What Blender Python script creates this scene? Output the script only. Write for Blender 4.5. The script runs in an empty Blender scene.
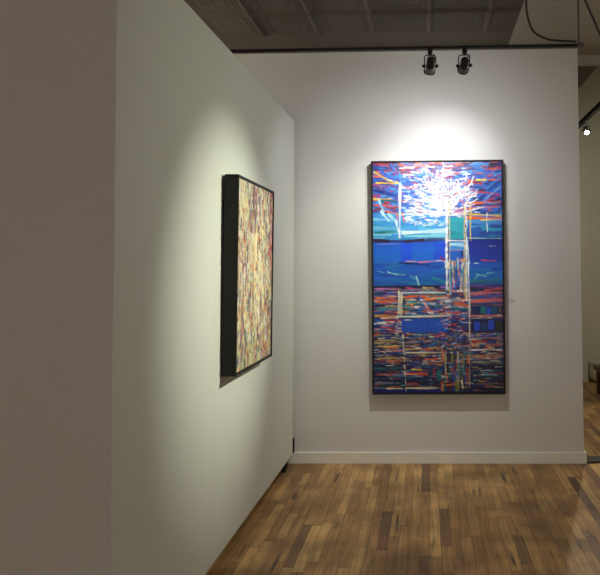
import bpy, bmesh, math, random
import numpy as np
from mathutils import Vector, Matrix

C = bpy.context.scene
COL = C.collection
PI = math.pi

# ------------------------------------------------------------------ camera
def make_camera():
    yaw, pitch, roll = math.radians(1.6), math.radians(1.2), 0.0075
    F = Vector((-math.sin(yaw)*math.cos(pitch), math.cos(yaw)*math.cos(pitch), math.sin(pitch)))
    r = Vector((math.cos(yaw), math.sin(yaw), 0)); u = r.cross(F)
    c, s = math.cos(roll), math.sin(roll)
    r2 = r*c - u*s; u2 = u*c + r*s
    cd = bpy.data.cameras.new('camera'); co = bpy.data.objects.new('camera', cd); COL.objects.link(co)
    m = Matrix((r2, u2, -F)).transposed().to_4x4(); m.translation = Vector((0, 0, 1.5))
    co.matrix_world = m
    cd.sensor_width = 36.0; cd.sensor_fit = 'HORIZONTAL'; cd.lens = 650*36/600
    cd.shift_x = (300-409.74)/600; cd.shift_y = (253.52-287.5)/600
    cd.clip_start = 0.05; cd.clip_end = 100
    C.camera = co
make_camera()

# ------------------------------------------------------------------ world, exposure
w = bpy.data.worlds.new('world'); C.world = w; w.use_nodes = True
bg = w.node_tree.nodes['Background']
bg.inputs['Color'].default_value = (1.0, 0.85, 0.79, 1); bg.inputs['Strength'].default_value = 0.50
vs = C.view_settings
vs.view_transform = 'Standard'; vs.look = 'None'; vs.gamma = 1; vs.exposure = 0.0
try: vs.use_curve_mapping = False
except Exception: pass

# lamp powers (watts) used by the lamp builders below
P_WALL_CORE, P_WALL_SPILL = 35.0, 27.0
P_LEFT_CORE, P_LEFT_SPILL = 125.0, 42.0
P_BACK = 45.0

# ------------------------------------------------------------------ materials
def newmat(name):
    m = bpy.data.materials.new(name); m.use_nodes = True
    nt = m.node_tree; b = nt.nodes['Principled BSDF']
    return m, nt, b
def node(nt, t, **kw):
    n = nt.nodes.new(t)
    for k, v in kw.items(): setattr(n, k, v)
    return n
def mth(nt, op, a, b=None):
    n = node(nt, 'ShaderNodeMath', operation=op)
    for i, v in enumerate((a, b)):
        if v is None: continue
        if isinstance(v, (int, float)): n.inputs[i].default_value = v
        else: nt.links.new(v, n.inputs[i])
    return n.outputs[0]
def noisy(name, col, rough, var=0.05, scale=6.0, bump=0.0, bscale=60.0, metallic=0.0, spec=0.5):
    m, nt, b = newmat(name)
    tc = node(nt, 'ShaderNodeTexCoord'); n = node(nt, 'ShaderNodeTexNoise'); n.inputs['Scale'].default_value = scale
    n.inputs['Detail'].default_value = 4
    nt.links.new(tc.outputs['Object'], n.inputs['Vector'])
    cr = node(nt, 'ShaderNodeValToRGB')
    cr.color_ramp.elements[0].position = 0.3; cr.color_ramp.elements[1].position = 0.7
    cr.color_ramp.elements[0].color = (*[c*(1-var) for c in col], 1)
    cr.color_ramp.elements[1].color = (*[min(1, c*(1+var)) for c in col], 1)
    nt.links.new(n.outputs['Fac'], cr.inputs['Fac']); nt.links.new(cr.outputs['Color'], b.inputs['Base Color'])
    b.inputs['Roughness'].default_value = rough; b.inputs['Metallic'].default_value = metallic
    b.inputs['Specular IOR Level'].default_value = spec
    if bump:
        n2 = node(nt, 'ShaderNodeTexNoise'); n2.inputs['Scale'].default_value = bscale; n2.inputs['Detail'].default_value = 5
        nt.links.new(tc.outputs['Object'], n2.inputs['Vector'])
        bp = node(nt, 'ShaderNodeBump'); bp.inputs['Strength'].default_value = bump; bp.inputs['Distance'].default_value = 0.01
        nt.links.new(n2.outputs['Fac'], bp.inputs['Height']); nt.links.new(bp.outputs['Normal'], b.inputs['Normal'])
    return m
M = {}
M['wall'] = noisy('white_wall_paint', (0.74, 0.735, 0.715), 0.75, 0.025, 1.5, 0.12, 30, spec=0.25)
M['panel'] = noisy('white_panel_paint', (0.70, 0.71, 0.66), 0.7, 0.02, 1.2, 0.08, 25, spec=0.25)
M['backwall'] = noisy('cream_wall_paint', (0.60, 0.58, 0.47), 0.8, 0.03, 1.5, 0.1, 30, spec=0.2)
M['base'] = noisy('white_gloss_trim', (0.88, 0.87, 0.80), 0.45, 0.03, 4, 0.05, 20)
M['tin'] = noisy('brown_tin_ceiling', (0.118, 0.101, 0.083), 0.7, 0.10, 2.5, 0.05, 20, spec=0.2)
M['plain'] = noisy('lightened_plain_ceiling', (0.345, 0.325, 0.27), 0.8, 0.04, 2, 0.05, 20, spec=0.2)  # lighter than the tin: lamp light from the right put into the colour
M['header'] = noisy('lightened_header', (0.50, 0.48, 0.40), 0.8, 0.04, 2, 0.05, 20, spec=0.2)  # paler than the bulkhead, the lit front face put into its colour
M['top_shade'] = noisy('wall_top_shade', (0.22, 0.20, 0.17), 0.7, 0.1, 12)  # darker colour standing in for shade along the wall top
M['black'] = noisy('black_metal', (0.012, 0.012, 0.012), 0.5, 0.1, 20, spec=0.3)
M['steel'] = noisy('dull_steel', (0.16, 0.16, 0.155), 0.5, 0.1, 20, metallic=0.7)
M['frame'] = noisy('black_frame_wood', (0.016, 0.016, 0.014), 0.6, 0.15, 25, 0.05, 60, spec=0.3)
M['cable'] = noisy('dark_cable_rubber', (0.03, 0.03, 0.033), 0.55, 0.1, 30)
M['card'] = noisy('label_card', (0.62, 0.61, 0.57), 0.6, 0.03, 40)
M['cardtext'] = noisy('label_print', (0.35, 0.34, 0.32), 0.7, 0.03, 40)
M['plastic'] = noisy('pale_plastic', (0.66, 0.64, 0.54), 0.45, 0.03, 5)
M['bench'] = noisy('dark_brown_wood', (0.10, 0.052, 0.03), 0.5, 0.25, 18)
M['threshold'] = noisy('dark_threshold_metal', (0.07, 0.065, 0.05), 0.5, 0.1, 20, metallic=0.3)
M['rubber'] = noisy('black_rubber', (0.012, 0.012, 0.012), 0.7, 0.1, 30)

def emitmat(name, col, st):
    m, nt, b = newmat(name)
    b.inputs['Base Color'].default_value = (0.9, 0.9, 0.85, 1)
    b.inputs['Emission Color'].default_value = (*col, 1); b.inputs['Emission Strength'].default_value = st
    return m
M['bulb'] = emitmat('lit_bulb', (1.0, 0.97, 0.90), 12.0)
M['bulb_hot'] = emitmat('bright_lit_bulb', (1.0, 0.98, 0.93), 30.0)

def paintmat(name, rough):
    m, nt, b = newmat(name)
    a = node(nt, 'ShaderNodeAttribute', attribute_name='paint')
    nt.links.new(a.outputs['Color'], b.inputs['Base Color'])
    b.inputs['Roughness'].default_value = rough
    b.inputs['Specular IOR Level'].default_value = 0.6
    return m
M['paint'] = paintmat('glossy_oil_paint', 0.34)
M['paint_b'] = paintmat('satin_oil_paint', 0.5)

def floormat():
    m, nt, b = newmat('oak_strip_floor')
    L = nt.links
    tc = node(nt, 'ShaderNodeTexCoord'); sp = node(nt, 'ShaderNodeSeparateXYZ'); L.new(tc.outputs['Object'], sp.inputs[0])
    PW = 0.0572
    xs = mth(nt, 'DIVIDE', sp.outputs['X'], PW); row = mth(nt, 'FLOOR', xs)
    fx = mth(nt, 'SUBTRACT', xs, row)
    wn = node(nt, 'ShaderNodeTexWhiteNoise', noise_dimensions='1D'); L.new(row, wn.inputs['W'])
    wn2 = node(nt, 'ShaderNodeTexWhiteNoise', noise_dimensions='1D'); L.new(mth(nt, 'ADD', row, 37.3), wn2.inputs['W'])
    ln = mth(nt, 'ADD', mth(nt, 'MULTIPLY', wn2.outputs['Value'], 0.45), 0.45)
    ys = mth(nt, 'ADD', mth(nt, 'DIVIDE', sp.outputs['Y'], ln), mth(nt, 'MULTIPLY', wn.outputs['Value'], 7.3))
    # wobble so that board lengths differ along a row
    ys = mth(nt, 'ADD', ys, mth(nt, 'MULTIPLY', mth(nt, 'SINE', mth(nt, 'ADD', mth(nt, 'MULTIPLY', ys, 2.1), row)), 0.28))
    idx = mth(nt, 'FLOOR', ys); fy = mth(nt, 'SUBTRACT', ys, idx)
    cb = node(nt, 'ShaderNodeCombineXYZ'); L.new(row, cb.inputs[0]); L.new(idx, cb.inputs[1])
    pn = node(nt, 'ShaderNodeTexWhiteNoise', noise_dimensions='2D'); L.new(cb.outputs[0], pn.inputs['Vector'])
    cr = node(nt, 'ShaderNodeValToRGB'); e = cr.color_ramp
    e.elements[0].position = 0.0; e.elements[0].color = (0.22, 0.125, 0.068, 1)
    e.elements[1].position = 1.0; e.elements[1].color = (0.74, 0.46, 0.185, 1)
    for p, c in ((0.06, (0.28, 0.155, 0.08)), (0.2, (0.44, 0.245, 0.105)), (0.5, (0.52, 0.295, 0.115)), (0.75, (0.60, 0.355, 0.145)), (0.92, (0.66, 0.40, 0.16))):
        q = e.elements.new(p); q.color = (*c, 1)
    L.new(pn.outputs['Value'], cr.inputs['Fac'])
    # grain, shifted per board
    mp = node(nt, 'ShaderNodeMapping'); mp.inputs['Scale'].default_value = (70, 3.0, 1); L.new(tc.outputs['Object'], mp.inputs['Vector'])
    ad = node(nt, 'ShaderNodeVectorMath', operation='ADD'); L.new(mp.outputs[0], ad.inputs[0])
    sc = node(nt, 'ShaderNodeVectorMath', operation='SCALE'); L.new(pn.outputs['Color'], sc.inputs[0]); sc.inputs['Scale'].default_value = 40
    L.new(sc.outputs[0], ad.inputs[1])
    g = node(nt, 'ShaderNodeTexNoise'); g.inputs['Scale'].default_value = 1.0; g.inputs['Detail'].default_value = 6; g.inputs['Roughness'].default_value = 0.65
    L.new(ad.outputs[0], g.inputs['Vector'])
    gr = node(nt, 'ShaderNodeMapRange'); L.new(g.outputs['Fac'], gr.inputs['Value'])
    gr.inputs['From Min'].default_value = 0.3; gr.inputs['From Max'].default_value = 0.7
    gr.inputs['To Min'].default_value = 0.68; gr.inputs['To Max'].default_value = 1.36
    # worn, stained zones
    st = node(nt, 'ShaderNodeTexNoise'); st.inputs['Scale'].default_value = 2.6; st.inputs['Detail'].default_value = 3
    L.new(tc.outputs['Object'], st.inputs['Vector'])
    sr = node(nt, 'ShaderNodeMapRange'); L.new(st.outputs['Fac'], sr.inputs['Value'])
    sr.inputs['From Min'].default_value = 0.35; sr.inputs['From Max'].default_value = 0.65
    sr.inputs['To Min'].default_value = 0.58; sr.inputs['To Max'].default_value = 1.15
    v = mth(nt, 'MULTIPLY', gr.outputs[0], sr.outputs[0])
    ed = mth(nt, 'MINIMUM', fx, mth(nt, 'SUBTRACT', 1.0, fx))
    gapx = node(nt, 'ShaderNodeMapRange'); L.new(ed, gapx.inputs['Value'])
    gapx.inputs['From Min'].default_value = 0.0; gapx.inputs['From Max'].default_value = 0.045
    gapx.inputs['To Min'].default_value = 0.42; gapx.inputs['To Max'].default_value = 1
    ey = mth(nt, 'MINIMUM', fy, mth(nt, 'SUBTRACT', 1.0, fy))
    gapy = node(nt, 'ShaderNodeMapRange'); L.new(ey, gapy.inputs['Value'])
    gapy.inputs['From Min'].default_value = 0.0; gapy.inputs['From Max'].default_value = 0.006
    gapy.inputs['To Min'].default_value = 0.4; gapy.inputs['To Max'].default_value = 1
    v = mth(nt, 'MULTIPLY', v, mth(nt, 'MULTIPLY', gapx.outputs[0], gapy.outputs[0]))
    vm = node(nt, 'ShaderNodeVectorMath', operation='SCALE'); L.new(cr.outputs['Color'], vm.inputs[0]); L.new(v, vm.inputs['Scale'])
    # knots and dark mineral streaks
    mk = node(nt, 'ShaderNodeMapping'); mk.inputs['Scale'].default_value = (22, 2.2, 1); L.new(tc.outputs['Object'], mk.inputs['Vector'])
    kn = node(nt, 'ShaderNodeTexNoise'); kn.inputs['Scale'].default_value = 1.0; kn.inputs['Detail'].default_value = 2; L.new(mk.outputs[0], kn.inputs['Vector'])
    kr = node(nt, 'ShaderNodeMapRange'); L.new(kn.outputs['Fac'], kr.inputs['Value'])
    kr.inputs['From Min'].default_value = 0.62; kr.inputs['From Max'].default_value = 0.74
    mx = node(nt, 'ShaderNodeMix', data_type='RGBA'); L.new(kr.outputs[0], mx.inputs['Factor'])
    L.new(vm.outputs[0], mx.inputs[6]); mx.inputs[7].default_value = (0.10, 0.065, 0.05, 1)
    L.new(mx.outputs[2], b.inputs['Base Color'])
    b.inputs['Roughness'].default_value = 0.5; b.inputs['Specular IOR Level'].default_value = 0.35
    bp = node(nt, 'ShaderNodeBump'); bp.inputs['Strength'].default_value = 0.3; bp.inputs['Distance'].default_value = 0.002
    L.new(v, bp.inputs['Height']); L.new(bp.outputs[0], b.inputs['Normal'])
    return m
M['floor'] = floormat()

# ------------------------------------------------------------------ mesh helpers
def box(bm, x0, x1, y0, y1, z0, z1, mat=None):
    vs_ = [bm.verts.new(p) for p in ((x0,y0,z0),(x1,y0,z0),(x1,y1,z0),(x0,y1,z0),(x0,y0,z1),(x1,y0,z1),(x1,y1,z1),(x0,y1,z1))]
    if mat is not None:
        for v in vs_: v.co = mat @ v.co
    for f in ((0,3,2,1),(4,5,6,7),(0,1,5,4),(1,2,6,5),(2,3,7,6),(3,0,4,7)): bm.faces.new([vs_[i] for i in f])
    return vs_
def tube(bm, pts, r, n=10, closed=False):
    pts = [Vector(p) for p in pts]; rings = []; k = len(pts)
    up = None
    for i, p in enumerate(pts):
        a = pts[(i-1) % k] if (closed or i > 0) else p
        c = pts[(i+1) % k] if (closed or i < k-1) else p
        t = (c-a).normalized()
        if up is None: up = t.orthogonal().normalized()
        up = (up - t*up.dot(t)).normalized(); s = t.cross(up)
        rings.append([bm.verts.new(p + (up*math.cos(2*PI*j/n) + s*math.sin(2*PI*j/n))*r) for j in range(n)])
    rng = range(k) if closed else range(k-1)
    for i in rng:
        A, B = rings[i], rings[(i+1) % k]
        for j in range(n): bm.faces.new((A[j], A[(j+1) % n], B[(j+1) % n], B[j]))
    if not closed:
        bm.faces.new(rings[0][::-1]); bm.faces.new(rings[-1])
def lathe(bm, prof, n=24, mat=None, capped=True):
    rings = []
    for r, z in prof:
        rings.append([bm.verts.new((mat or Matrix()) @ Vector((r*math.cos(2*PI*j/n), r*math.sin(2*PI*j/n), z))) for j in range(n)])
    for A, B in zip(rings, rings[1:]):
        for j in range(n): bm.faces.new((A[j], A[(j+1) % n], B[(j+1) % n], B[j]))
    if capped:
        bm.faces.new(rings[0][::-1]); bm.faces.new(rings[-1])
def obj(name, bm, mat, parent=None, smooth=False, bevel=0.0):
    bmesh.ops.recalc_face_normals(bm, faces=bm.faces)
    me = bpy.data.meshes.new(name); bm.to_mesh(me); bm.free()
    me.materials.append(mat)
    if smooth:
        me.shade_smooth()
        try: me.set_sharp_from_angle(angle=math.radians(35))
        except Exception: pass
    o = bpy.data.objects.new(name, me); COL.objects.link(o)
    if parent: o.parent = parent
    if bevel:
        b = o.modifiers.new('bevel', 'BEVEL'); b.width = bevel; b.segments = 2; b.limit_method = 'ANGLE'
    return o
def tag(o, label, cat, group=None):
    o['label'] = label; o['category'] = cat
    if group: o['group'] = group
    return o
def thing(name, label, cat, loc=(0,0,0), group=None):
    o = bpy.data.objects.new(name, None); COL.objects.link(o); o.location = loc; o.empty_display_size = 0.1
    return tag(o, label, cat, group)
def struct(name, bm, mat, bevel=0.0):
    o = obj(name, bm, mat, bevel=bevel); o['kind'] = 'structure'; return o
def spline(pts, n=10):
    P = [Vector(p) for p in pts]; P = [P[0]*2-P[1]] + P + [P[-1]*2-P[-2]]; out = []
    for i in range(1, len(P)-2):
        a, b, c, d = P[i-1], P[i], P[i+1], P[i+2]
        for k in range(n):
            t = k/n
            out.append(0.5*((2*b) + (c-a)*t + (2*a-5*b+4*c-d)*t*t + (3*b-a-3*c+d)*t**3))
    out.append(P[-2]); return out

# ------------------------------------------------------------------ room shell
XL, XR, YF, YB, YFAR = -4.0, 3.4, -2.5, 5.0, 8.7
ZC, ZH = 3.20, 4.35
b = bmesh.new(); box(b, XL-0.15, XR+0.15, YF, YFAR+0.15, -0.1, 0); struct('floor', b, M['floor'])
# main wall, its free right end slightly out of plumb
b = bmesh.new()
v = box(b, XL, 1.19, YB, YB+0.15, 0, ZC)
for q in v:
    if q.co.x > 1:
        q.co.x = 1.162 if q.co.z > 1 else 1.172
struct('wall_back', b, M['wall'])
b = bmesh.new(); box(b, XL-0.15, XL, YF, YFAR, 0, ZH); struct('wall_left', b, M['wall'])
b = bmesh.new(); box(b, XR, XR+0.15, YF, YFAR, 0, ZH); struct('wall_right', b, M['wall'])
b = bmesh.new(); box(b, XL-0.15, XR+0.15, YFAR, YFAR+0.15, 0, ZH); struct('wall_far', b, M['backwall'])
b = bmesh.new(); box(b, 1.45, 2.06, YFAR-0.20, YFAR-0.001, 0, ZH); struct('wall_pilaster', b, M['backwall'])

# pressed tin ceiling: a height field of square panels between raised ribs
def tin_ceiling():
    p = 0.40; x_line, y_line = 0.03, 4.265
    x0, x1, y0, y1 = -2.37, 0.63, -0.135, 4.665
    st = 0.0125
    xs = np.arange(x0, x1+1e-6, st); ys = np.arange(y0, y1+1e-6, st)
    X, Y = np.meshgrid(xs, ys, indexing='ij')
    u = ((X-x_line)/p) % 1.0; v = ((Y-y_line)/p) % 1.0
    du = np.minimum(u, 1-u)*p; dv = np.minimum(v, 1-v)*p          # distance to nearest rib line
    d = np.minimum(du, dv)
    def bumpf(d, c, w_, h): return h*np.clip(1-np.abs(d-c)/w_, 0, 1)
    H = bumpf(d, 0, 0.028, 0.028) + bumpf(d, 0.046, 0.011, 0.011) + bumpf(d, 0.075, 0.009, 0.008)
    rr = np.hypot(u-0.5, v-0.5)*p
    H += bumpf(rr, 0.085, 0.014, 0.008) + bumpf(rr, 0.05, 0.012, 0.006) + np.clip(1-rr/0.022, 0, 1)*0.012
    ang = np.arctan2(v-0.5, u-0.5)
    H += 0.003*np.cos(8*ang)*np.clip(1-np.abs(rr-0.068)/0.016, 0, 1)
    # corner sprays
    cd = np.hypot(du-0.085, dv-0.085); H += np.clip(1-cd/0.018, 0, 1)*0.006
    edge = np.minimum(np.minimum(X-x0, x1-X), np.minimum(Y-y0, y1-Y))
    H *= np.clip(edge/0.02, 0, 1)
    n, k = len(xs), len(ys)
    co = np.stack([X, Y, ZC-H], -1).reshape(-1, 3)
    i, j = np.meshgrid(np.arange(n-1), np.arange(k-1), indexing='ij'); a = (i*k+j).ravel()
    faces = np.stack([a, a+1, a+k+1, a+k], 1)
    base = len(co)
    # flat border around the panels, then the slab above
    ex = np.array([(XL,YF,ZC),(x0,YF,ZC),(x1,YF,ZC),(XL,y0,ZC),(x0,y0,ZC),(x1,y0,ZC),(XL,y1,ZC),(x0,y1,ZC),(x1,y1,ZC),(XL,YB+0.14,ZC),(x0,YB+0.14,ZC),(x1,YB+0.14,ZC)])
    ex = np.vstack([ex])
    q = [(0,3,4,1),(1,4,5,2),(3,6,7,4),(6,9,10,7),(7,10,11,8)]
    t0 = len(ex); top = np.array([(XL,YF,ZC+0.08),(x1,YF,ZC+0.08),(x1,YB+0.14,ZC+0.08),(XL,YB+0.14,ZC+0.08)])
    ex = np.vstack([ex, top]); q.append((t0, t0+1, t0+2, t0+3))
    co = np.vstack([co, ex]); faces = faces.tolist() + [tuple(base+z for z in f) for f in q]
    me = bpy.data.meshes.new('ceiling'); me.from_pydata(co.tolist(), [], faces); me.materials.append(M['tin']); me.shade_smooth()
    o = bpy.data.objects.new('ceiling', me); COL.objects.link(o); o['kind'] = 'structure'
tin_ceiling()
b = bmesh.new(); box(b, 0.63, XR, YF, YB+0.25, ZC, ZC+0.08); struct('ceiling_plain', b, M['plain'])
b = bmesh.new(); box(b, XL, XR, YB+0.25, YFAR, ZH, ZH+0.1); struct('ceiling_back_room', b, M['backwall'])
b = bmesh.new(); box(b, XL, 1.40, YB+0.30, YFAR-0.2, 3.128, ZH-0.001); struct('ceiling_bulkhead', b, M['tin'])  # dark material carries the shade on the underside
b = bmesh.new(); box(b, XL, 1.40, YB+0.25, YB+0.2995, 3.125, ZH-0.001); box(b, 1.4002, XR, YB+0.25, YB+0.2995, ZC, ZH-0.001); struct('wall_header', b, M['header'])
b = bmesh.new(); box(b, XL, 1.155, YB-0.03, YB-0.0005, 3.172, ZC-0.0005); struct('trim_1', b, M['top_shade'])  # strip added to give the shaded band at the wall top
# baseboard: front run plus the short return round the wall's free end
b = bmesh.new()
vs1 = box(b, XL, 1.19, YB-0.016, YB-0.0005, 0.0, 0.088)
vs2 = box(b, 1.1735, 1.19, YB-0.0005, YB+0.16, 0.0, 0.088)
struct('baseboard_back', b, M['base'], bevel=0.004)
b = bmesh.new(); box(b, 2.07, XR-0.001, YFAR-0.015, YFAR-0.0005, 0, 0.09); struct('baseboard_far', b, M['backwall'])
b = bmesh.new()
v = box(b, 1.192, XR-0.001, YB+0.0, YB+0.13, 0.0, 0.022)
struct('trim_2', b, M['threshold'], bevel=0.006)

# ------------------------------------------------------------------ movable partition on casters
LEAN = 0.0103
PX0, PT = -1.036, 0.62                       # front face at the base, thickness
PY0, PY1, PZ0, PZ1 = 2.085, 4.925, 0.09, 2.625
part = thing('display_partition', 'thick white movable display partition on black casters, carrying the narrow multicoloured painting', 'partition', (PX0, (PY0+PY1)/2, 0))
hl = (PY1-PY0)/2
def shear(z): return LEAN*(z-PZ0)
b = bmesh.new()
for q in box(b, -PT, 0, -hl, hl, PZ0, PZ1): q.co.x += shear(q.co.z)
obj('panel_body', b, M['panel'], part, bevel=0.005)
for (cx, cy) in ((-0.035, hl-0.14), (-PT+0.08, hl-0.14), (-0.06, -hl+0.14), (-PT+0.08, -hl+0.14)):
    b = bmesh.new()
    box(b, cx-0.03, cx+0.03, cy-0.04, cy+0.04, PZ0-0.006, PZ0-0.0005)
    box(b, cx-0.023, cx-0.017, cy-0.022, cy+0.022, 0.025, PZ0-0.006)
    box(b, cx+0.017, cx+0.023, cy-0.022, cy+0.022, 0.025, PZ0-0.006)
    cs = obj('caster', b, M['black'], part)
    b = bmesh.new()
    lathe(b, [(0.012,-0.015),(0.032,-0.014),(0.036,-0.008),(0.036,0.008),(0.032,0.014),(0.012,0.015)], 24,
          Matrix.Translation((cx, cy, 0.036)) @ Matrix.Rotation(PI/2, 4, 'Y'))
    obj('wheel', b, M['rubber'], cs, smooth=True)
b = bmesh.new()
box(b, shear(0.13)-0.03, shear(0.13)+0.002, hl, hl+0.012, 0.10, 0.21)
tube(b, [(shear(.13)+0.004, hl+0.014, 0.10), (shear(.13)+0.004, hl+0.014, 0.21)], 0.007, 10)
obj('hinge', b, M['black'], part)

# ------------------------------------------------------------------ painting tools
def lin(c):
    c = np.array(c, float)/255.0
    return np.where(c <= 0.04045, c/12.92, ((c+0.055)/1.055)**2.4)
class Canvas:
    """brush strokes laid into a colour grid and a relief grid; coordinates are unit (0..W, 0..H), y down"""
    def __init__(s, W, H, k, base):
        s.W, s.H, s.k = W, H, k
        s.c = np.zeros((int(W*k)+1, int(H*k)+1, 3)); s.c[:] = lin(base)
        s.h = np.zeros(s.c.shape[:2])
        s.X, s.Y = np.meshgrid(np.arange(s.c.shape[0])/k, np.arange(s.c.shape[1])/k, indexing='ij')
    def blend(s, x0, x1, y0, y1, mask, col, relief):
        sl = (slice(x0, x1), slice(y0, y1))
        m = mask[..., None]
        s.c[sl] = s.c[sl]*(1-m) + col*m
        s.h[sl] = s.h[sl]*(1-mask*0.6) + relief*mask
    def stroke(s, xa, ya, xb, yb, w_, col, a=1.0, rg=None, soft=0.35, relief=1.0):
        rg = rg or random
        k = s.k; pad = w_+1
        x0 = max(0, int((min(xa, xb)-pad)*k)); x1 = min(s.c.shape[0], int((max(xa, xb)+pad)*k)+2)
        y0 = max(0, int((min(ya, yb)-pad)*k)); y1 = min(s.c.shape[1], int((max(ya, yb)+pad)*k)+2)
        if x1 <= x0 or y1 <= y0: return
        X, Y = s.X[x0:x1, y0:y1], s.Y[x0:x1, y0:y1]
        dx, dy = xb-xa, yb-ya; L2 = dx*dx+dy*dy+1e-9
        L = math.sqrt(L2); ph = rg.random()*6
        tt = ((X-xa)*dx+(Y-ya)*dy)/L2; q = (X-xa)*(-dy/L)+(Y-ya)*(dx/L)      # along, across
        bow = (rg.random()-0.5)*0.35*min(2.0, w_)
        q = q + bow*np.sin(PI*np.clip(tt, 0, 1)) + 0.05*np.sin(tt*L*0.9+ph)
        wv = w_/2*(0.80+0.20*np.sin(tt*6+ph))
        rag = 0.9*np.sin(q*4.3+ph*3)+0.6*np.sin(q*9.1+ph)                     # uneven ends
        e = np.minimum(tt, 1-tt)*L + w_*0.25 + rag*0.6
        m = np.clip((wv-np.abs(q))/soft+0.5, 0, 1)*np.clip(e/0.8, 0, 1)
        dry = 0.72+0.28*np.sin(q*7.7+ph*2+0.5*np.sin(tt*L*0.8))
        m = m*a*np.where(tt > 0.45, dry, 1.0)
        br = 0.90+0.10*np.sin(q*9+ph)
        s.blend(x0, x1, y0, y1, m, lin(col)*(0.9+0.2*rg.random())*br[..., None], relief*(0.5+0.5*rg.random()))
    def path(s, pts, w_, col, a=1.0, rg=None, **k):
        for p, q in zip(pts, pts[1:]): s.stroke(*p, *q, w_, col, a, rg, **k)
    def rect(s, xa, ya, xb, yb, col, a=1.0, soft=0.5, relief=0.3):
        k = s.k
        x0 = max(0, int((xa-1)*k)); x1 = min(s.c.shape[0], int((xb+1)*k)+2)
        y0 = max(0, int((ya-1)*k)); y1 = min(s.c.shape[1], int((yb+1)*k)+2)
        X, Y = s.X[x0:x1, y0:y1], s.Y[x0:x1, y0:y1]
        m = np.clip(np.minimum(np.minimum(X-xa, xb-X), np.minimum(Y-ya, yb-Y))/soft+0.5, 0, 1)*a
        s.blend(x0, x1, y0, y1, m, lin(col), relief)
    def vgrad(s, xa, ya, xb, yb, stops):
        k = s.k
        x0, x1 = int(xa*k), min(s.c.shape[0], int(xb*k)+1); y0, y1 = int(ya*k), min(s.c.shape[1], int(yb*k)+1)
        Y = (s.Y[x0:x1, y0:y1]-ya)/(yb-ya)
        ps = [p for p, _ in stops]; cs = np.array([lin(c) for _, c in stops])
        for ch in range(3): s.c[x0:x1, y0:y1, ch] = np.interp(Y, ps, cs[:, ch])
    def mesh(s, name, mat, parent, w_m, h_m, relief):
        """surface in local XZ, facing -Y, centred on the origin"""
        n, k = s.c.shape[:2]
        x = (np.arange(n)/(n-1)-0.5)*w_m; z = (0.5-np.arange(k)/(k-1))*h_m
        X, Z = np.meshgrid(x, z, indexing='ij')
        co = np.stack([X, -s.h*relief, Z], -1).reshape(-1, 3)
        i, j = np.meshgrid(np.arange(n-1), np.arange(k-1), indexing='ij'); a = (i*k+j).ravel()
        faces = np.stack([a, a+1, a+k+1, a+k], 1)
        me = bpy.data.meshes.new(name); me.from_pydata(co.tolist(), [], faces.tolist())
        at = me.color_attributes.new('paint', 'FLOAT_COLOR', 'POINT')
        rgba = np.ones((n*k, 4), np.float32); rgba[:, :3] = s.c.reshape(-1, 3)
        at.data.foreach_set('color', rgba.ravel())
        me.materials.append(mat); me.shade_smooth()
        o = bpy.data.objects.new(name, me); COL.objects.link(o); o.parent = parent
        return o

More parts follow.
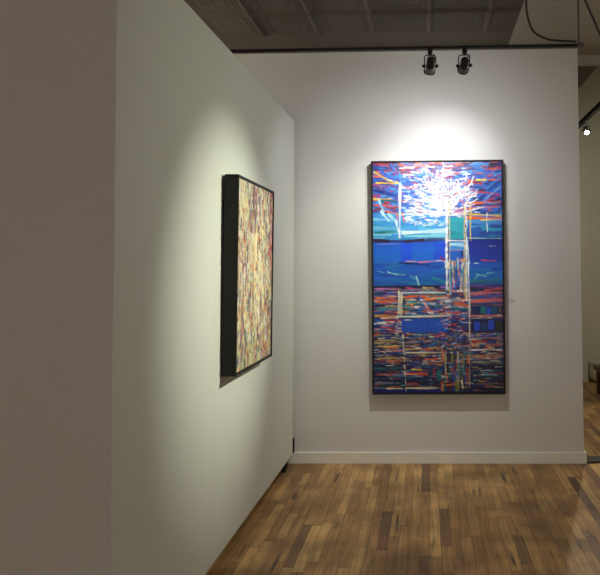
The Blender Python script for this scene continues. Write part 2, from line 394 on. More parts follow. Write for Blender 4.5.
def blue_painting():
    R = random.Random(11); U = R.uniform
    OX, OY = 373.0, 163.0                      # the canvas is 129 x 229 units
    P = Canvas(129, 229, 2, (40, 60, 130))
    def S(xa, ya, xb, yb, w_, col, a=1.0, **k): P.stroke(xa-OX, ya-OY, xb-OX, yb-OY, w_, col, a, R, **k)
    def RC(xa, ya, xb, yb, col, a=1.0, **k): P.rect(xa-OX, ya-OY, xb-OX, yb-OY, col, a, **k)
    def G(xa, ya, xb, yb, st): P.vgrad(xa-OX, ya-OY, xb-OX, yb-OY, st)
    def dabs(n, xa, xb, ya, yb, lmin, lmax, wmin, wmax, cols, ang=0.08, a=(0.75, 1.0)):
        for _ in range(n):
            x, y, l = U(xa, xb), U(ya, yb), U(lmin, lmax); t = R.gauss(0, ang)
            S(x-l/2*math.cos(t), y-l/2*math.sin(t), x+l/2*math.cos(t), y+l/2*math.sin(t), U(wmin, wmax), R.choice(cols), U(*a))
    def vdabs(n, xa, xb, ya, yb, lmin, lmax, wmin, wmax, cols): dabs_v(n, xa, xb, ya, yb, lmin, lmax, wmin, wmax, cols)
    def dabs_v(n, xa, xb, ya, yb, lmin, lmax, wmin, wmax, cols):
        for _ in range(n):
            x, y, l = U(xa, xb), U(ya, yb), U(lmin, lmax)
            S(x+R.gauss(0, .3), y-l/2, x+R.gauss(0, .3), y+l/2, U(wmin, wmax), R.choice(cols), U(.8, 1))
    W_, CR = (245, 245, 245), (235, 225, 190)
    BL, DB, NV, LB, TQ = (20, 92, 205), (16, 48, 135), (10, 20, 62), (60, 155, 230), (35, 160, 185)
    RD, OR, YL, PK, MR, PU = (185, 35, 40), (225, 100, 40), (238, 196, 60), (215, 120, 120), (100, 25, 45), (90, 60, 130)
    TL, GN, BK = (20, 110, 120), (60, 110, 70), (12, 12, 26)
    # ---- sky and canopy
    G(373, 163, 502, 214, [(0, (60, 50, 120)), (.3, (50, 90, 180)), (1, (60, 110, 200))])
    dabs(150, 373, 502, 163, 178, 4, 16, 1.2, 3, [MR, RD, RD, BL, DB, PU, LB, OR, (70, 40, 90)])
    dabs(70, 373, 402, 176, 212, 5, 16, 1.5, 3.5, [BL, DB, RD, MR, LB, PU, BL], 0.3)
    dabs(90, 466, 502, 172, 214, 5, 16, 1.5, 3.5, [BL, DB, RD, MR, LB, NV, BL], 0.35)
    dabs(170, 402, 470, 172, 214, 4, 12, 1.2, 3, [BL, LB, LB, RD, PK, PU, (120, 170, 230), W_], 0.3)
    S(376, 177, 382, 177.5, 1.5, OR); S(374, 172, 388, 180, 2, YL); S(388, 180, 399, 183, 2, (240, 220, 130)); S(376, 183, 399, 183.5, 1.8, YL)
    S(380, 170, 395, 182, 3, BL); S(391, 164, 399, 178, 2.2, (40, 100, 210)); S(374, 190, 398, 196, 4, DB); S(374, 187, 386, 190, 3, PU)
    S(373, 199, 392, 199, 2, YL); S(380, 201, 397, 202, 3, TL); S(385, 202, 391, 204, 2.4, RD); S(374, 205, 399, 207, 2.4, OR); S(374, 209, 396, 208, 1.6, MR)
    S(468, 182, 478, 181, 2.6, OR); S(477, 181, 487, 181, 2.4, (245, 225, 60)); S(489, 181, 501, 181, 2, OR); S(468, 185, 482, 184, 2.2, RD)
    S(467, 204, 501, 203, 2.4, OR); S(467, 206.5, 501, 205.5, 1.8, MR); S(455, 210, 500, 208, 2, PK); S(467, 198, 480, 193, 2, OR); S(480, 193, 500, 196, 2.4, RD)
    S(468, 200, 478, 191, 1.2, W_); S(487, 190, 501, 178, 1.2, LB); S(486, 200, 501, 188, 1.5, (130, 180, 230)); S(490, 177, 498, 168, 1, PK)
    S(478, 168, 482, 172, 4, (40, 120, 200)); S(474, 167, 480, 170, 5, (45, 115, 205)); S(490, 166, 500, 165, 4, (50, 30, 60))
    # ---- upper water
    G(373, 214, 446, 242, [(0, (60, 135, 215)), (.45, (60, 150, 220)), (.75, (120, 195, 230)), (1, (45, 130, 205))])
    G(446, 214, 502, 241, [(0, (40, 90, 180)), (.3, (70, 130, 210)), (.6, (30, 90, 170)), (1, (25, 60, 150))])
    dabs(55, 375, 444, 214, 240, 10, 30, 1.5, 3.5, [(90, 185, 230), (50, 140, 215), (45, 150, 195), (130, 205, 235), (70, 160, 230)], 0.04)
    dabs(35, 469, 502, 214, 240, 8, 24, 1.5, 3, [(30, 80, 170), (60, 140, 210), (25, 60, 150), TQ], 0.05)
    S(402, 233, 446, 231, 4.2, (215, 240, 240)); S(404, 236, 444, 236, 2, (130, 215, 220)); S(375, 233, 398, 232, 3, (30, 120, 120))
    S(379, 200, 384, 212, 2.6, (170, 215, 240)); S(381, 211, 389, 221, 3.2, (195, 230, 245)); S(376, 202, 392, 214, 2, LB)
    S(388, 214, 397, 222, 3.4, (170, 220, 240)); S(396, 221, 399, 232, 2.6, (225, 240, 250)); S(399, 230, 400, 238, 2, W_)
    S(385, 211, 398, 214, 2, OR); S(397, 214, 398, 220, 2, OR); S(403, 213, 404, 222, 2.4, (225, 90, 80)); S(386, 207, 397, 210, 2, (150, 70, 90))
    S(467, 215, 501, 217, 2.2, YL); S(467, 218.5, 502, 219, 3.2, OR); S(480, 221, 502, 220.5, 1.6, (240, 200, 120)); S(469, 214, 500, 213.5, 1.5, NV)
    # ---- tree canopy of white boughs, lamp glare painted in with them
    def bough(x, y, t, r):
        # small broken fork of white paint
        l = U(2.5, 7)
        S(x, y, x+l*math.cos(t)*1.2, y+l*math.sin(t), U(.6, 1.7), R.choice([W_, W_, W_, (225, 235, 250), (200, 220, 245)]))
        if R.random() < .5:
            q = t+R.choice((-1, 1))*U(.5, 1.0); S(x+l*.6*math.cos(t), y+l*.6*math.sin(t), x+l*(.6*math.cos(t)+.7*math.cos(q)), y+l*(.6*math.sin(t)+.6*math.sin(q)), U(.5, 1.2), W_)
    for i in range(360):
        x, y = R.gauss(440, 17), R.gauss(197, 12)
        if not (402 < x < 474 and 169 < y < 230): continue
        t = math.atan2(y-216, (x-447)*.8) + U(-.7, .7)
        bough(x, y, t if R.random() < .7 else U(-.35, .2), 0)
    for i in range(16):
        t = -PI*(i+.5)/16 + U(-.08, .08); x, y = 447., 216.
        for k in range(7):
            t += U(-.28, .28); l = U(3.5, 6.5)
            if R.random() < .85: S(x, y, x+l*1.2*math.cos(t), y+l*math.sin(t)*.92, U(.8, 1.9), W_)
            x += l*1.2*math.cos(t); y += l*math.sin(t)*.92
    dabs(190, 402, 472, 174, 224, 1.5, 6, .5, 1.4, [BL, (50, 110, 200), RD, PU, LB, (190, 70, 90), DB, LB, (120, 80, 170), PK], 0.7)
    dabs(55, 404, 446, 206, 226, 4, 12, .8, 2.0, [W_, (220, 235, 250), (190, 225, 245)], 0.12)
    dabs(30, 404, 470, 165, 182, 4, 14, .8, 1.8, [W_, (200, 215, 245), (220, 190, 210)], 0.12)
    S(400, 172, 401, 190, 2.2, LB); S(400.5, 184, 400, 214, 3.2, W_); S(400, 213, 399.5, 238, 1.6, (230, 240, 250))
    # ---- dark bar and blue band
    G(373, 241, 447, 264, [(0, (20, 85, 205)), (.5, (15, 100, 215)), (1, (18, 105, 205))])
    G(447, 240, 502, 264, [(0, (18, 38, 135)), (.6, (20, 50, 160)), (1, (16, 65, 170))])
    P.rect(28, 81, 39, 100, (20, 70, 230), .8); RC(434, 244, 447, 262, (25, 65, 220), .8); S(375, 244, 400, 244, 1, (130, 140, 210))
    dabs(30, 375, 445, 245, 262, 10, 26, 1.5, 3, [(15, 105, 225), (20, 90, 205), (10, 110, 210)], .03, (.25, .5))
    S(373, 240.5, 410, 241.5, 4, (35, 25, 60)); S(405, 241.5, 447, 239.5, 4, (50, 35, 75)); S(468, 239, 502, 239.5, 1.2, (150, 190, 190))
    # ---- lower water
    G(373, 263, 502, 288, [(0, (18, 80, 185)), (.4, (18, 90, 195)), (.8, (12, 95, 175)), (1, (12, 60, 135))])
    dabs(60, 373, 502, 265, 286, 10, 30, 1.5, 3.5, [(20, 75, 195), (12, 110, 195), (20, 60, 170), (12, 125, 175), (25, 105, 220)], .06, (.35, .8))
    S(373, 262.5, 405, 264, 1.8, (40, 110, 200)); S(398, 263, 430, 265.5, 1.6, NV); S(405, 261.5, 418, 262, 1.2, (225, 170, 180)); S(418, 262.5, 440, 261, 1.4, (230, 130, 140)); S(436, 261, 447, 262, 1, W_)
    S(481, 261, 495, 261.5, 1.4, (220, 70, 90)); S(376, 271, 385, 273, 1, (90, 190, 220)); S(387, 272, 394, 274, 1.3, (170, 225, 235)); S(393, 274, 405, 275, 1.2, (140, 210, 225))
    S(410, 276, 418, 280, 3, (60, 150, 205)); S(416, 276, 419, 286, 2, (170, 220, 235)); S(432, 278, 446, 283, 3, (30, 140, 170))
    S(470, 283, 478, 276, 2, (60, 180, 190)); S(476, 275, 486, 277, 1.6, (120, 200, 205)); S(486, 274, 493, 273, 1.2, (120, 190, 215)); S(471, 282, 498, 280, 4, (20, 110, 140)); S(474, 264, 478, 264, 1.2, W_); S(489, 247, 495, 247, 1, (150, 180, 230))
    # ---- horizon and landing
    G(373, 286, 502, 318, [(0, (20, 30, 90)), (.4, (60, 60, 110)), (1, (20, 60, 110))])
    S(373, 287, 502, 286.5, 1.6, BK); S(468, 283.5, 502, 283, 1.2, (60, 90, 50))
    dabs(360, 373, 502, 289, 317, 4, 20, .7, 2.4, [OR, OR, PK, (150, 90, 170), DB, NV, BL, W_, TL, (40, 130, 160), RD, YL, LB], 0.04)
    S(374, 289, 396, 288.5, 2.2, (190, 110, 180)); S(376, 298, 394, 297.5, 3, (225, 120, 90)); S(375, 302, 400, 301, 2.4, OR); S(374, 306, 396, 304.5, 2.6, NV); S(376, 309, 398, 309, 3.6, (40, 140, 160)); S(374, 313, 394, 313, 2.4, (20, 60, 100))
    S(406, 288, 420, 290, 2, (200, 80, 130)); S(422, 288, 433, 288, 2, (215, 180, 120)); S(400, 293, 446, 293, 1.8, (215, 235, 240)); S(404, 297, 424, 296, 2.8, OR); S(424, 299, 437, 298, 3, (240, 140, 50)); S(438, 297, 450, 296, 2, OR)
    S(411, 303, 411, 309, 3, (240, 170, 80)); S(419, 296, 420, 315, 1.5, BL); S(404, 301, 404, 314, 1.5, (40, 70, 90)); S(424, 303, 430, 314, 2, (220, 160, 170))
    dabs(26, 404, 450, 300, 315, 3, 10, 1.4, 3, [(60, 160, 170), BL, (20, 90, 120), W_, TL], .2)
    S(398.5, 291, 398, 314, 2.4, (238, 235, 215)); S(401, 294, 400.5, 315, 2.6, (230, 225, 190)); S(403.5, 298, 403, 314, 1, (40, 50, 40))
    S(440, 287.5, 468, 286, 1.8, (150, 110, 210)); S(470, 286, 501, 288, 1.8, (120, 70, 140))
    RC(470, 288, 502, 306, (60, 60, 120), .6); S(470, 290, 502, 291, 3, NV); S(484, 291, 502, 289, 2.4, (210, 70, 80)); S(470, 294, 500, 293, 2.4, PK, .9); S(470, 297, 500, 297, 2.6, (70, 70, 160)); S(470, 302, 502, 300.5, 3.4, (225, 95, 75)); S(470, 305, 500, 304, 1.8, (70, 20, 50))
    RC(470, 306, 502, 315, (14, 34, 90)); RC(480, 307, 485, 314, TL); RC(486, 308, 490, 315, (30, 80, 200)); RC(491, 307, 496, 314, (20, 80, 120)); S(499, 307, 499, 314, 1.4, (130, 110, 50))
    S(374, 316, 400, 316.5, 2, (220, 150, 60)); S(395, 316.5, 450, 316, 2, (235, 235, 210)); S(380, 318, 398, 318, 1.4, W_); S(468, 316, 502, 317, 2, (200, 120, 110)); S(470, 319.5, 490, 318.5, 2.2, (230, 220, 190))
    # ---- blue slab
    G(373, 319, 502, 333, [(0, (25, 40, 100)), (1, (20, 30, 80))])
    dabs(90, 373, 402, 319, 334, 3, 12, .9, 2, [NV, BL, OR, RD, W_, (80, 120, 170), PK, MR, DB], .05)
    RC(401, 319, 447, 332.5, (20, 78, 190)); dabs(16, 403, 446, 320, 331, 3, 10, 1, 2, [(25, 90, 205), (18, 65, 170), (60, 130, 215)], .05, (.4, .7))
    S(427, 320, 427, 332, .8, (15, 50, 140)); S(404, 320, 411, 320, 1.2, CR)
    RC(470, 321, 502, 331, (14, 22, 60)); RC(473, 322, 479, 331, (30, 70, 190)); RC(480, 323, 486, 331, (20, 60, 110)); RC(487, 321, 493, 330, (25, 70, 195)); RC(495, 322, 500, 331, (40, 50, 40))
    # ---- reflections: short level strokes on dark ground
    G(373, 333, 502, 392, [(0, (40, 45, 90)), (.4, (25, 35, 70)), (1, (14, 20, 52))])
    cs = [(205, 95, 45), (170, 50, 45), YL, CR, (200, 200, 195), (170, 110, 115), TL, (40, 120, 150), (50, 130, 165), BL, BL, DB, DB, DB, NV, NV, NV, BK, (90, 75, 120), (130, 140, 160), MR]
    dabs(1150, 373, 502, 333, 366, 2, 10, .5, 1.7, cs, .08)
    dabs(520, 373, 502, 362, 391, 4, 18, .6, 2.0, [DB, DB, NV, NV, NV, BK, TL, (30, 80, 110), (180, 85, 45), (100, 120, 150), BK, (35, 65, 125), (25, 95, 130)], .05)
    dabs(200, 440, 469, 298, 350, 1.5, 6, .6, 1.5, [BL, RD, W_, CR, OR, PU, DB, LB, PK], .4)
    for (xa, xb, y, wd, c) in ((374, 398, 341, 3, (150, 120, 40)), (376, 400, 346, 1.6, YL), (385, 398, 347.5, 1.6, OR), (380, 402, 351, 1.4, PK), (376, 399, 358, 1.4, (220, 180, 60)), (386, 400, 361, 2.6, (225, 100, 60)),
                             (374, 400, 365, 3, NV), (375, 401, 368, 1.4, TL), (375, 402, 374, 1.6, (200, 90, 60)), (404, 426, 373.5, 3.2, (225, 85, 50)), (411, 420, 369, 2, YL), (392, 403, 375, 2.6, (60, 130, 190)),
                             (374, 402, 380, 3, NV), (374, 392, 382.5, 1.4, (130, 120, 150)), (405, 438, 380, 5, (14, 24, 70)), (385, 401, 388, 1.5, CR), (404, 436, 387.5, 1.8, (240, 230, 185)), (404, 452, 352.5, 1.5, CR), (404, 430, 349, 1.4, (235, 170, 80)),
                             (424, 437, 359, 2.2, (225, 75, 45)), (424, 432, 349, 2, OR), (434, 440, 336, 3, RD), (471, 500, 338, 1.6, (170, 110, 130)), (471, 484, 341.5, 2.8, RD), (484, 500, 345, 2.4, (180, 80, 50)), (471, 478, 345, 4, (200, 160, 120)),
                             (470, 501, 350, 1.5, W_), (483, 492, 348.5, 2, OR), (472, 500, 355.5, 3, (170, 85, 40)), (474, 496, 358.5, 1.2, (215, 130, 60)), (470, 501, 362, 1.4, (160, 150, 110)),
                             (470, 501, 367, 5, (14, 24, 44)), (481, 496, 374.5, 1.6, (120, 180, 190)), (470, 500, 379, 4, (16, 22, 50)), (474, 500, 383.5, 1.6, (110, 80, 50)), (484, 493, 386, 1.2, OR), (470, 500, 388, 3, BK)):
        S(xa, y, xb, y+U(-.5, .5), wd, c)
    # upright reflections under the trunks
    dabs_v(95, 440, 469, 352, 388, 4, 13, 1, 2.4, [TL, (120, 130, 50), (200, 90, 50), NV, BK, (60, 40, 60), (40, 130, 140), MR, (190, 180, 120), DB, BL])
    for (x, ya, yb, wd, c) in ((442, 354, 361, 3.4, (230, 120, 50)), (451, 353, 363, 2.6, (130, 140, 60)), (457, 352, 363, 3, (200, 190, 170)), (467, 356, 363, 2.6, OR), (438, 370, 380, 5, TL), (453, 366, 376, 1.6, (170, 40, 60)), (466, 368, 384, 4, (130, 50, 50)), (458, 365, 378, 3, (20, 110, 120)), (433, 369, 377, 2, RD),
                             (446, 364, 372, 2, (25, 35, 60))):
        S(x, ya, x, yb, wd, c)
    RC(373, 388.8, 440, 392, (18, 26, 110)); S(445, 385, 454, 384, 2.4, (200, 110, 60)); S(460, 380, 462, 388, 1.6, W_)
    dabs(120, 374, 501, 335, 388, 2, 9, .4, .9, [W_, CR, (200, 215, 225), (240, 200, 120), (120, 190, 210)], .07)
    # left slim mast
    for y0 in np.arange(334, 387, 7.5): S(402+(y0-334)*.05, y0, 402.2+(y0-334)*.05, y0+U(4, 7), U(1.1, 1.9), R.choice([CR, W_, (230, 190, 110), (200, 200, 180)]))
    # ---- two trunks and the windows between them
    RC(449, 218, 465, 240, (35, 150, 170)); dabs(14, 451, 463, 219, 239, 6, 12, 2, 4, [(30, 165, 180), (60, 175, 190), (30, 130, 165)], .04, (.3, .6))
    RC(449, 242, 465, 262, (60, 140, 215)); RC(449, 251, 464, 261, (30, 95, 200)); S(450, 245, 464, 246, 4, (170, 220, 240)); S(450, 251, 461, 250.5, 1, (200, 130, 130))
    S(456, 212, 462, 213, 3, (200, 100, 150)); S(448, 216, 465, 215, 2.6, (225, 225, 235))
    S(462, 252, 462, 260, 3, (20, 40, 130)); S(460, 260.5, 466, 260, 2.6, (250, 165, 30)); S(449, 262, 464, 262.5, 1.4, (220, 110, 70)); S(441, 258, 445, 262, 2.6, (150, 25, 50))
    dabs_v(90, 448, 468, 264, 290, 4, 14, 1, 2.2, [BL, LB, W_, TQ, (190, 150, 100), TL, DB, OR, CR, (40, 110, 200)])
    for (x, c, wd) in ((446.5, W_, 2.8), (449.5, (220, 200, 90), 1.1), (464.2, (225, 190, 70), 1.2), (466, (240, 240, 225), 2), (470.5, (230, 190, 70), 1.6)):
        yb = 290 if x < 460 else (242 if x > 470 else 300)
        y = 200 if x < 455 else 205
        while y < yb:
            l = U(7, 13); S(x+U(-.4, .4), y, x+U(-.4, .4), min(yb, y+l), wd*U(.8, 1.15), c); y += l*.9
    S(448, 241, 468, 241.5, 1.6, W_); S(466.5, 240, 469, 264, 2.2, (215, 230, 240)); S(468, 262, 468.6, 296, 1.9, W_); S(446, 262, 446.5, 268, 4, W_)
    S(469, 296, 468.8, 320, 1.5, (235, 235, 240)); S(468.6, 320, 469, 345, 1.1, (220, 210, 200)); S(469, 345, 468, 388, .9, (190, 170, 150))
    S(484+3, 213, 487.2, 222, 1, W_); S(487, 223, 487.4, 233, 1.3, (220, 235, 250)); S(487, 166, 487, 205, 1.1, (60, 110, 220))
    for y in range(212, 240, 7): S(465.5, y, 467, y+4, 1.2, R.choice([BK, RD, (120, 60, 30)]))
    return P

def stripe_painting():
    R = random.Random(5); U = R.uniform
    P = Canvas(84, 280, 1.35, (196, 184, 140))
    cols = [(238, 228, 180), (232, 218, 150), (238, 196, 110), (214, 110, 60), (190, 60, 55), (130, 105, 130), (95, 95, 125), (70, 110, 115),
            (225, 205, 175), (240, 235, 215), (200, 205, 150), (150, 70, 60), (40, 42, 66), (222, 140, 90), (170, 180, 160), (190, 150, 160)]
    wts = [13, 9, 5, 5, 5, 7, 6, 6, 7, 11, 6, 6, 7, 4, 5, 4]
    for layer in range(3600):
        x, y = U(0, 84), U(0, 280); l = U(5, 20) if R.random() < .8 else U(20, 40); c = R.choices(cols, wts)[0]
        if math.hypot((x-48)/14, (y-118)/70) < 1 and R.random() < .45: c = R.choice([(250, 235, 180), (248, 205, 105), (245, 240, 210)])
        if x > 76 and y < 120 and R.random() < .5: c = (170, 40, 45)
        if y < 70 and 22 < x < 44 and R.random() < .4: c = R.choice([(110, 60, 70), (100, 90, 110), (120, 90, 60)])
        if y > 215 and x < 40 and R.random() < .35: c = R.choice([(90, 100, 130), (200, 200, 130)])
        P.stroke(x+R.gauss(0, .4), y-l/2, x+R.gauss(0, .6), y+l/2, U(1.4, 3.6), [v*.98 for v in c], U(.85, 1), R, soft=.5)
    return P

def framed_painting(name, label, P, W_, H_, depth, fw, lip, mat, relief):
    """frame front in local XZ facing -Y; back at y=0"""
    t = thing(name, label, 'painting')
    hw, hh = W_/2, H_/2
    b = bmesh.new()
    box(b, -hw, hw, -depth, 0, hh-fw, hh); box(b, -hw, hw, -depth, 0, -hh, -hh+fw)
    box(b, -hw, -hw+fw, -depth, 0, -hh+fw, hh-fw); box(b, hw-fw, hw, -depth, 0, -hh+fw, hh-fw)
    obj('frame', b, M['frame'], t, bevel=0.0015)
    g = 0.003
    cv = P.mesh('canvas', mat, t, W_-2*fw-2*g, H_-2*fw-2*g, relief)
    cv.location = (0, -depth+lip, 0)
    b = bmesh.new(); box(b, -hw+fw+g, hw-fw-g, -depth+lip+0.004, -0.012, -hh+fw+g, hh-fw-g)
    obj('canvas_stretcher', b, M['frame'], t)
    return t

W1, H1, D1 = 1.006, 1.772, 0.062
t = framed_painting('abstract_painting', 'large blue abstract painting with white tree, thin black frame, on the wall facing the camera',
                    blue_painting(), W1, H1, D1, 0.011, 0.006, M['paint'], 0.0007)
tilt = math.radians(0.5)
t.location = (0.074, YB-0.012, 1.5-0.077); t.rotation_euler = (tilt, 0, 0)

W2, H2, D2 = 0.745, 1.0, 0.072
t = framed_painting('striped_painting', 'deep black framed painting of vertical cream, red and grey dashes hanging on the movable partition',
                    stripe_painting(), W2, H2, D2, 0.012, 0.007, M['paint_b'], 0.0009)
# faces +X: local -Y turned to +X, top leaning off the panel
t.matrix_world = Matrix.Translation((-1.013, 3.557, 1.468)) @ Matrix.Rotation(math.radians(1.0), 4, 'Y') @ Matrix.Rotation(PI/2, 4, 'Z')

# ------------------------------------------------------------------ wall label
t = thing('wall_label', 'tiny pale caption card on the wall right of the blue painting', 'label', (0.632, YB-0.004, 1.243))
b = bmesh.new(); box(b, -0.028, 0.028, 0, 0.0035, -0.013, 0.013); obj('card', b, M['card'], t)

# ------------------------------------------------------------------ tracks and lamps
TZ, TY = 2.822, 3.9
t = thing('lighting_track', 'long black suspended lighting track crossing in front of the white wall top', 'lighting track', (0, TY, TZ))
b = bmesh.new()
box(b, -2.6, 0.915, -0.011, 0.011, -0.004, 0.007); box(b, -2.6, 0.915, -0.011, -0.007, -0.007, -0.004); box(b, -2.6, 0.915, 0.007, 0.011, -0.007, -0.004)
obj('rail', b, M['black'], t)
b = bmesh.new(); box(b, 0.905, 0.945, -0.014, 0.014, -0.011, 0.013); obj('end_cap', b, M['steel'], t, bevel=0.004)
for rx in (0.915, -1.5):
    b = bmesh.new(); tube(b, [(rx, 0, 0.012), (rx, 0, ZC-TZ-0.001)], 0.005, 10)
    lathe(b, [(0.022, ZC-TZ-0.012), (0.022, ZC-TZ-0.001)], 16, Matrix.Translation((rx, 0, 0)))
    obj('hanging_rod', b, M['steel'], t, smooth=True)

t2 = thing('lighting_track', 'black suspended lighting track running towards the camera on the right of the room', 'lighting track', (1.40, 2.6, TZ))
b = bmesh.new(); box(b, -0.017, 0.017, -1.5, 1.5, -0.012, 0.012); obj('rail', b, M['black'], t2)
for ry in (-1.3, 1.3):
    b = bmesh.new(); tube(b, [(0, ry, 0.012), (0, ry, ZC-TZ-0.001)], 0.005, 10); obj('hanging_rod', b, M['steel'], t2, smooth=True)

BX, BZ = 1.60, 2.98
t3 = thing('lighting_track', 'black lighting track in the back room seen beyond the right end of the wall', 'lighting track', (BX, 6.9, BZ))
b = bmesh.new(); box(b, -0.02, 0.02, -1.5, 1.5, -0.02, 0.02); obj('rail', b, M['black'], t3)
for ry in (-1.35, 1.35):
    b = bmesh.new(); tube(b, [(0, ry, 0.012), (0, ry, ZH-BZ-0.001)], 0.005, 10); obj('hanging_rod', b, M['steel'], t3, smooth=True)

def lamp(loc, target, label, group, spots, bulbmat, yaw_yoke=0.0, yoke_lean=0.0, scale=1.0):
    """adapter block, rectangular yoke, knobs, finned can, flared reflector with bulb, whip cord; origin at the track's underside"""
    t = thing('track_spotlight', label, 'spotlight', loc, group)
    b = bmesh.new(); box(b, -0.014, 0.014, -0.014, 0.014, -0.028, 0.0); box(b, -0.009, 0.009, -0.009, 0.009, -0.036, -0.028)
    obj('track_adapter', b, M['black'], t, bevel=0.002)
    RY = Matrix.Rotation(yaw_yoke, 4, 'Z') @ Matrix.Rotation(yoke_lean, 4, 'Y')
    zt, zb, hw = -0.036, -0.118, 0.0325
    pz = -0.098                                     # pivot height
    b = bmesh.new()
    pts = [(-hw, 0, pz-0.012), (-hw, 0, zt-0.008), (-hw+0.006, 0, zt-0.001), (hw-0.006, 0, zt-0.001), (hw, 0, zt-0.008), (hw, 0, pz-0.012)]
    tube(b, [RY @ Vector(p) for p in pts], 0.0032, 8); yk = obj('yoke', b, M['black'], t, smooth=True)
    piv = RY @ Vector((0, 0, pz)); side = (RY @ Vector((1, 0, 0)) - RY @ Vector((0, 0, 0))).normalized()
    for s in (-1, 1):
        b = bmesh.new()
        c = piv + side*s*(hw+0.004)
        q = side.to_track_quat('Z', 'Y').to_matrix().to_4x4()
        lathe(b, [(0.004, -0.010), (0.009, -0.006), (0.010, 0.004), (0.008, 0.009), (0.003, 0.011)], 14, Matrix.Translation(c) @ q)
        obj('knob', b, M['black'], t, smooth=True)
    d = (Vector(target) - (Vector(loc)+piv)).normalized()
    # head frame: -Z along d, X along the pivot axis
    zax = -d; xax = (side - zax*side.dot(zax)).normalized(); yax = zax.cross(xax)
    HM = Matrix((xax, yax, zax)).transposed().to_4x4(); HM.translation = piv
    b = bmesh.new()
    prof = [(0.010, 0.052), (0.020, 0.050), (0.023, 0.044)]
    z = 0.040
    while z > -0.004: prof += [(0.0235, z), (0.0235, z-0.005), (0.0205, z-0.0055), (0.0205, z-0.0085)]; z -= 0.009
    prof += [(0.0225, -0.006), (0.0225, -0.010)]
    lathe(b, prof, 24, HM); hd = obj('lamp_housing', b, M['black'], t, smooth=False)
    b = bmesh.new()
    lathe(b, [(0.0195, -0.008), (0.0225, -0.018), (0.026, -0.032), (0.028, -0.042), (0.0265, -0.042), (0.0245, -0.032), (0.020, -0.018), (0.012, -0.012)], 28, HM, capped=True)
    obj('reflector', b, M['steel'], hd, smooth=True)
    b = bmesh.new()
    ring = [HM @ Vector((0.0305*math.cos(a), 0.0305*math.sin(a), -0.040)) for a in np.linspace(0, 2*PI, 25)[:-1]]
    tube(b, ring, 0.0028, 8, closed=True)
    for s in (-1, 1): tube(b, [HM @ Vector((s*0.0305, 0, -0.040)), HM @ Vector((s*0.0305, 0, 0.004))], 0.0028, 8)
    obj('retaining_ring', b, M['black'], hd, smooth=True)
    b = bmesh.new(); lathe(b, [(0.004, -0.030), (0.018, -0.032), (0.0225, -0.036), (0.018, -0.0375), (0.004, -0.038)], 24, HM)
    obj('bulb', b, bulbmat, hd, smooth=True)
    b = bmesh.new()
    e = HM @ Vector((0, 0, 0.050))
    cp = spline([(0, 0, -0.034), (0.010, -0.012, -0.042), (0.024, -0.016, -0.058), Vector(e)+Vector((0.014, -0.008, 0.016)), e], 8)
    tube(b, cp, 0.0025, 7); obj('cord', b, M['cable'], t, smooth=True)
    for (power, size, blend, col, rad) in spots:
        ld = bpy.data.lights.new('bulb_light', 'SPOT'); ld.energy = power; ld.spot_size = math.radians(size); ld.spot_blend = blend
        ld.color = col; ld.shadow_soft_size = rad
        lo = bpy.data.objects.new('bulb_light', ld); COL.objects.link(lo); lo.parent = t
        lm = HM.copy(); lm.translation = piv + d*0.050; lo.matrix_local = lm
    if scale != 1.0: t.scale = (scale,)*3
    return t

COOL = (0.98, 0.985, 1.0); WARM = (0.98, 1.0, 0.82)
lamp((0.023, TY, TZ-0.007), (-0.22, YB, 1.45), 'left one of two black gimbal spotlights above the blue painting', 'spotlights above the blue painting',
     [(P_WALL_CORE*1.35, 80, 1.0, WARM, 0.014), (P_WALL_SPILL, 140, 1.0, COOL, 0.014)], M['bulb'], 0.05, 0.0, 1.05)
lamp((0.231, TY, TZ-0.007), (0.10, YB, 2.22), 'right one of two black gimbal spotlights above the blue painting, tilted sideways', 'spotlights above the blue painting',
     [(P_WALL_CORE, 62, 1.0, COOL, 0.014), (P_WALL_SPILL*0.6, 140, 1.0, COOL, 0.014)], M['bulb'], -0.25, 0.05, 1.05)
GREEN = (0.97, 1.0, 0.80)
lamp((1.40, 3.45, TZ-0.012), (-0.95, 3.35, 1.45), 'black spotlight on the right hand track aimed at the striped painting', None,
     [(P_LEFT_CORE*2.2, 42, 1.0, GREEN, 0.02), (P_LEFT_SPILL, 110, 1.0, GREEN, 0.02)], M['bulb'], PI/2)
lamp((BX, 6.55, BZ-0.02), (1.5, 4.4, 0.3), 'bright lit spotlight under the back room track', None,
     [(P_BACK*2.0, 120, 1.0, (1, 0.95, 0.8), 0.03)], M['bulb_hot'])
lamp((BX, 5.75, BZ-0.02), (2.3, 8.6, 1.2), 'unseen spotlight added on the back room track to brighten the far wall', None,
     [(P_BACK*1.3, 120, 1.0, (1, 0.94, 0.72), 0.03)], M['bulb'])  # out of view, added to light the far wall

lamp((-2.5, TY, TZ-0.007), (XL, 4.1, 1.7), 'unseen spotlight added behind the movable partition to brighten the left ceiling', None,
     [(900.0, 110, 1.0, (1, 0.93, 0.80), 0.02)], M['bulb'], PI/2)  # hidden lamp added for its bounce onto the left ceiling
lamp((1.40, 2.3, TZ-0.012), (XR, 3.9, 2.6), 'unseen spotlight added on the right hand track, bounced off the right wall to brighten the ceiling', None,
     [(120.0, 100, 1.0, (1, 0.96, 0.84), 0.02)], M['bulb'], PI/2)  # out of view, added so its bounce lifts the right ceiling

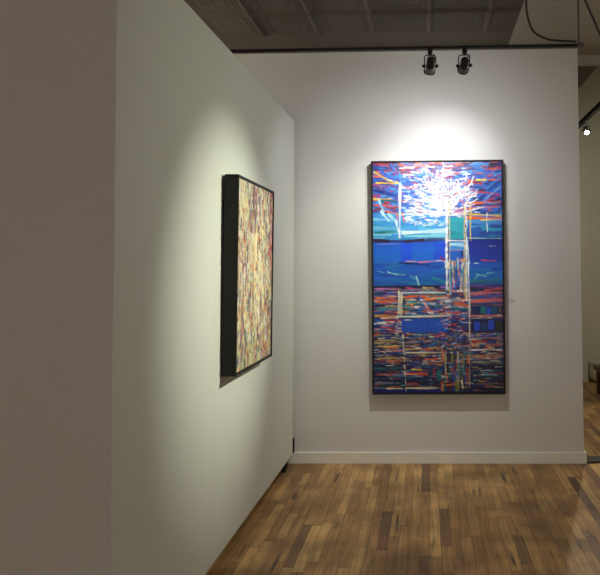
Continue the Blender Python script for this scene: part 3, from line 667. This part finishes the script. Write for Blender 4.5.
# ------------------------------------------------------------------ cables
b = bmesh.new()
tube(b, spline([(0.60, TY, ZC-0.001), (0.603, TY, 3.10), (0.612, TY, 3.0), (0.645, TY-.005, 2.91), (0.72, TY-.01, 2.862), (0.80, TY-.01, 2.849), (0.90, TY, 2.846)], 10), 0.0062, 10)
tag(obj('power_cable', b, M['cable'], smooth=True), 'dark cable looping from the ceiling down onto the right end of the long track', 'cable')
b = bmesh.new()
tube(b, spline([(0.915, TY-.03, ZC-0.001), (0.95, TY-.03, 3.08), (1.00, TY-.03, 2.96), (1.06, TY-.02, 2.83), (1.15, TY+.02, 2.74), (1.26, TY+.10, 2.71), (1.36, TY+.18, 2.75), (1.40, 4.125, 2.815)], 10), 0.0062, 10)
tag(obj('power_cable', b, M['cable'], smooth=True), 'dark cable hanging from the ceiling beside the steel rod and swinging off to the right', 'cable')

# ------------------------------------------------------------------ back room furniture
b = bmesh.new()
lathe(b, [(0.02, 0.0), (0.055, 0.004), (0.10, 0.03), (0.125, 0.08), (0.135, 0.15), (0.14, 0.24), (0.147, 0.25), (0.147, 0.262), (0.136, 0.262), (0.128, 0.15), (0.09, 0.03), (0.02, 0.02)], 36,
      Matrix.Translation((2.20, 8.50, 0)))
tag(obj('waste_bin', b, M['plastic'], smooth=True), 'pale round-bottomed bin on the floor against the far back room wall', 'bin')
t = thing('wooden_bench', 'low dark brown wooden bench at the right edge of the back room', 'bench', (2.30, 7.55, 0))
b = bmesh.new()
v = box(b, -0.37, 0.40, -0.17, 0.17, 0.29, 0.335); obj('seat', b, M['bench'], t, bevel=0.006)
for sx in (-1, 1):
    for sy in (-1, 1):
        b = bmesh.new()
        v = box(b, sx*0.31-0.03, sx*0.31+0.03, sy*0.13-0.025, sy*0.13+0.025, 0, 0.29)
        obj('leg', b, M['bench'], t, bevel=0.003)
b = bmesh.new(); box(b, -0.28, 0.28, -0.145, -0.12, 0.20, 0.289); box(b, -0.28, 0.28, 0.12, 0.145, 0.20, 0.289); obj('apron', b, M['bench'], t)
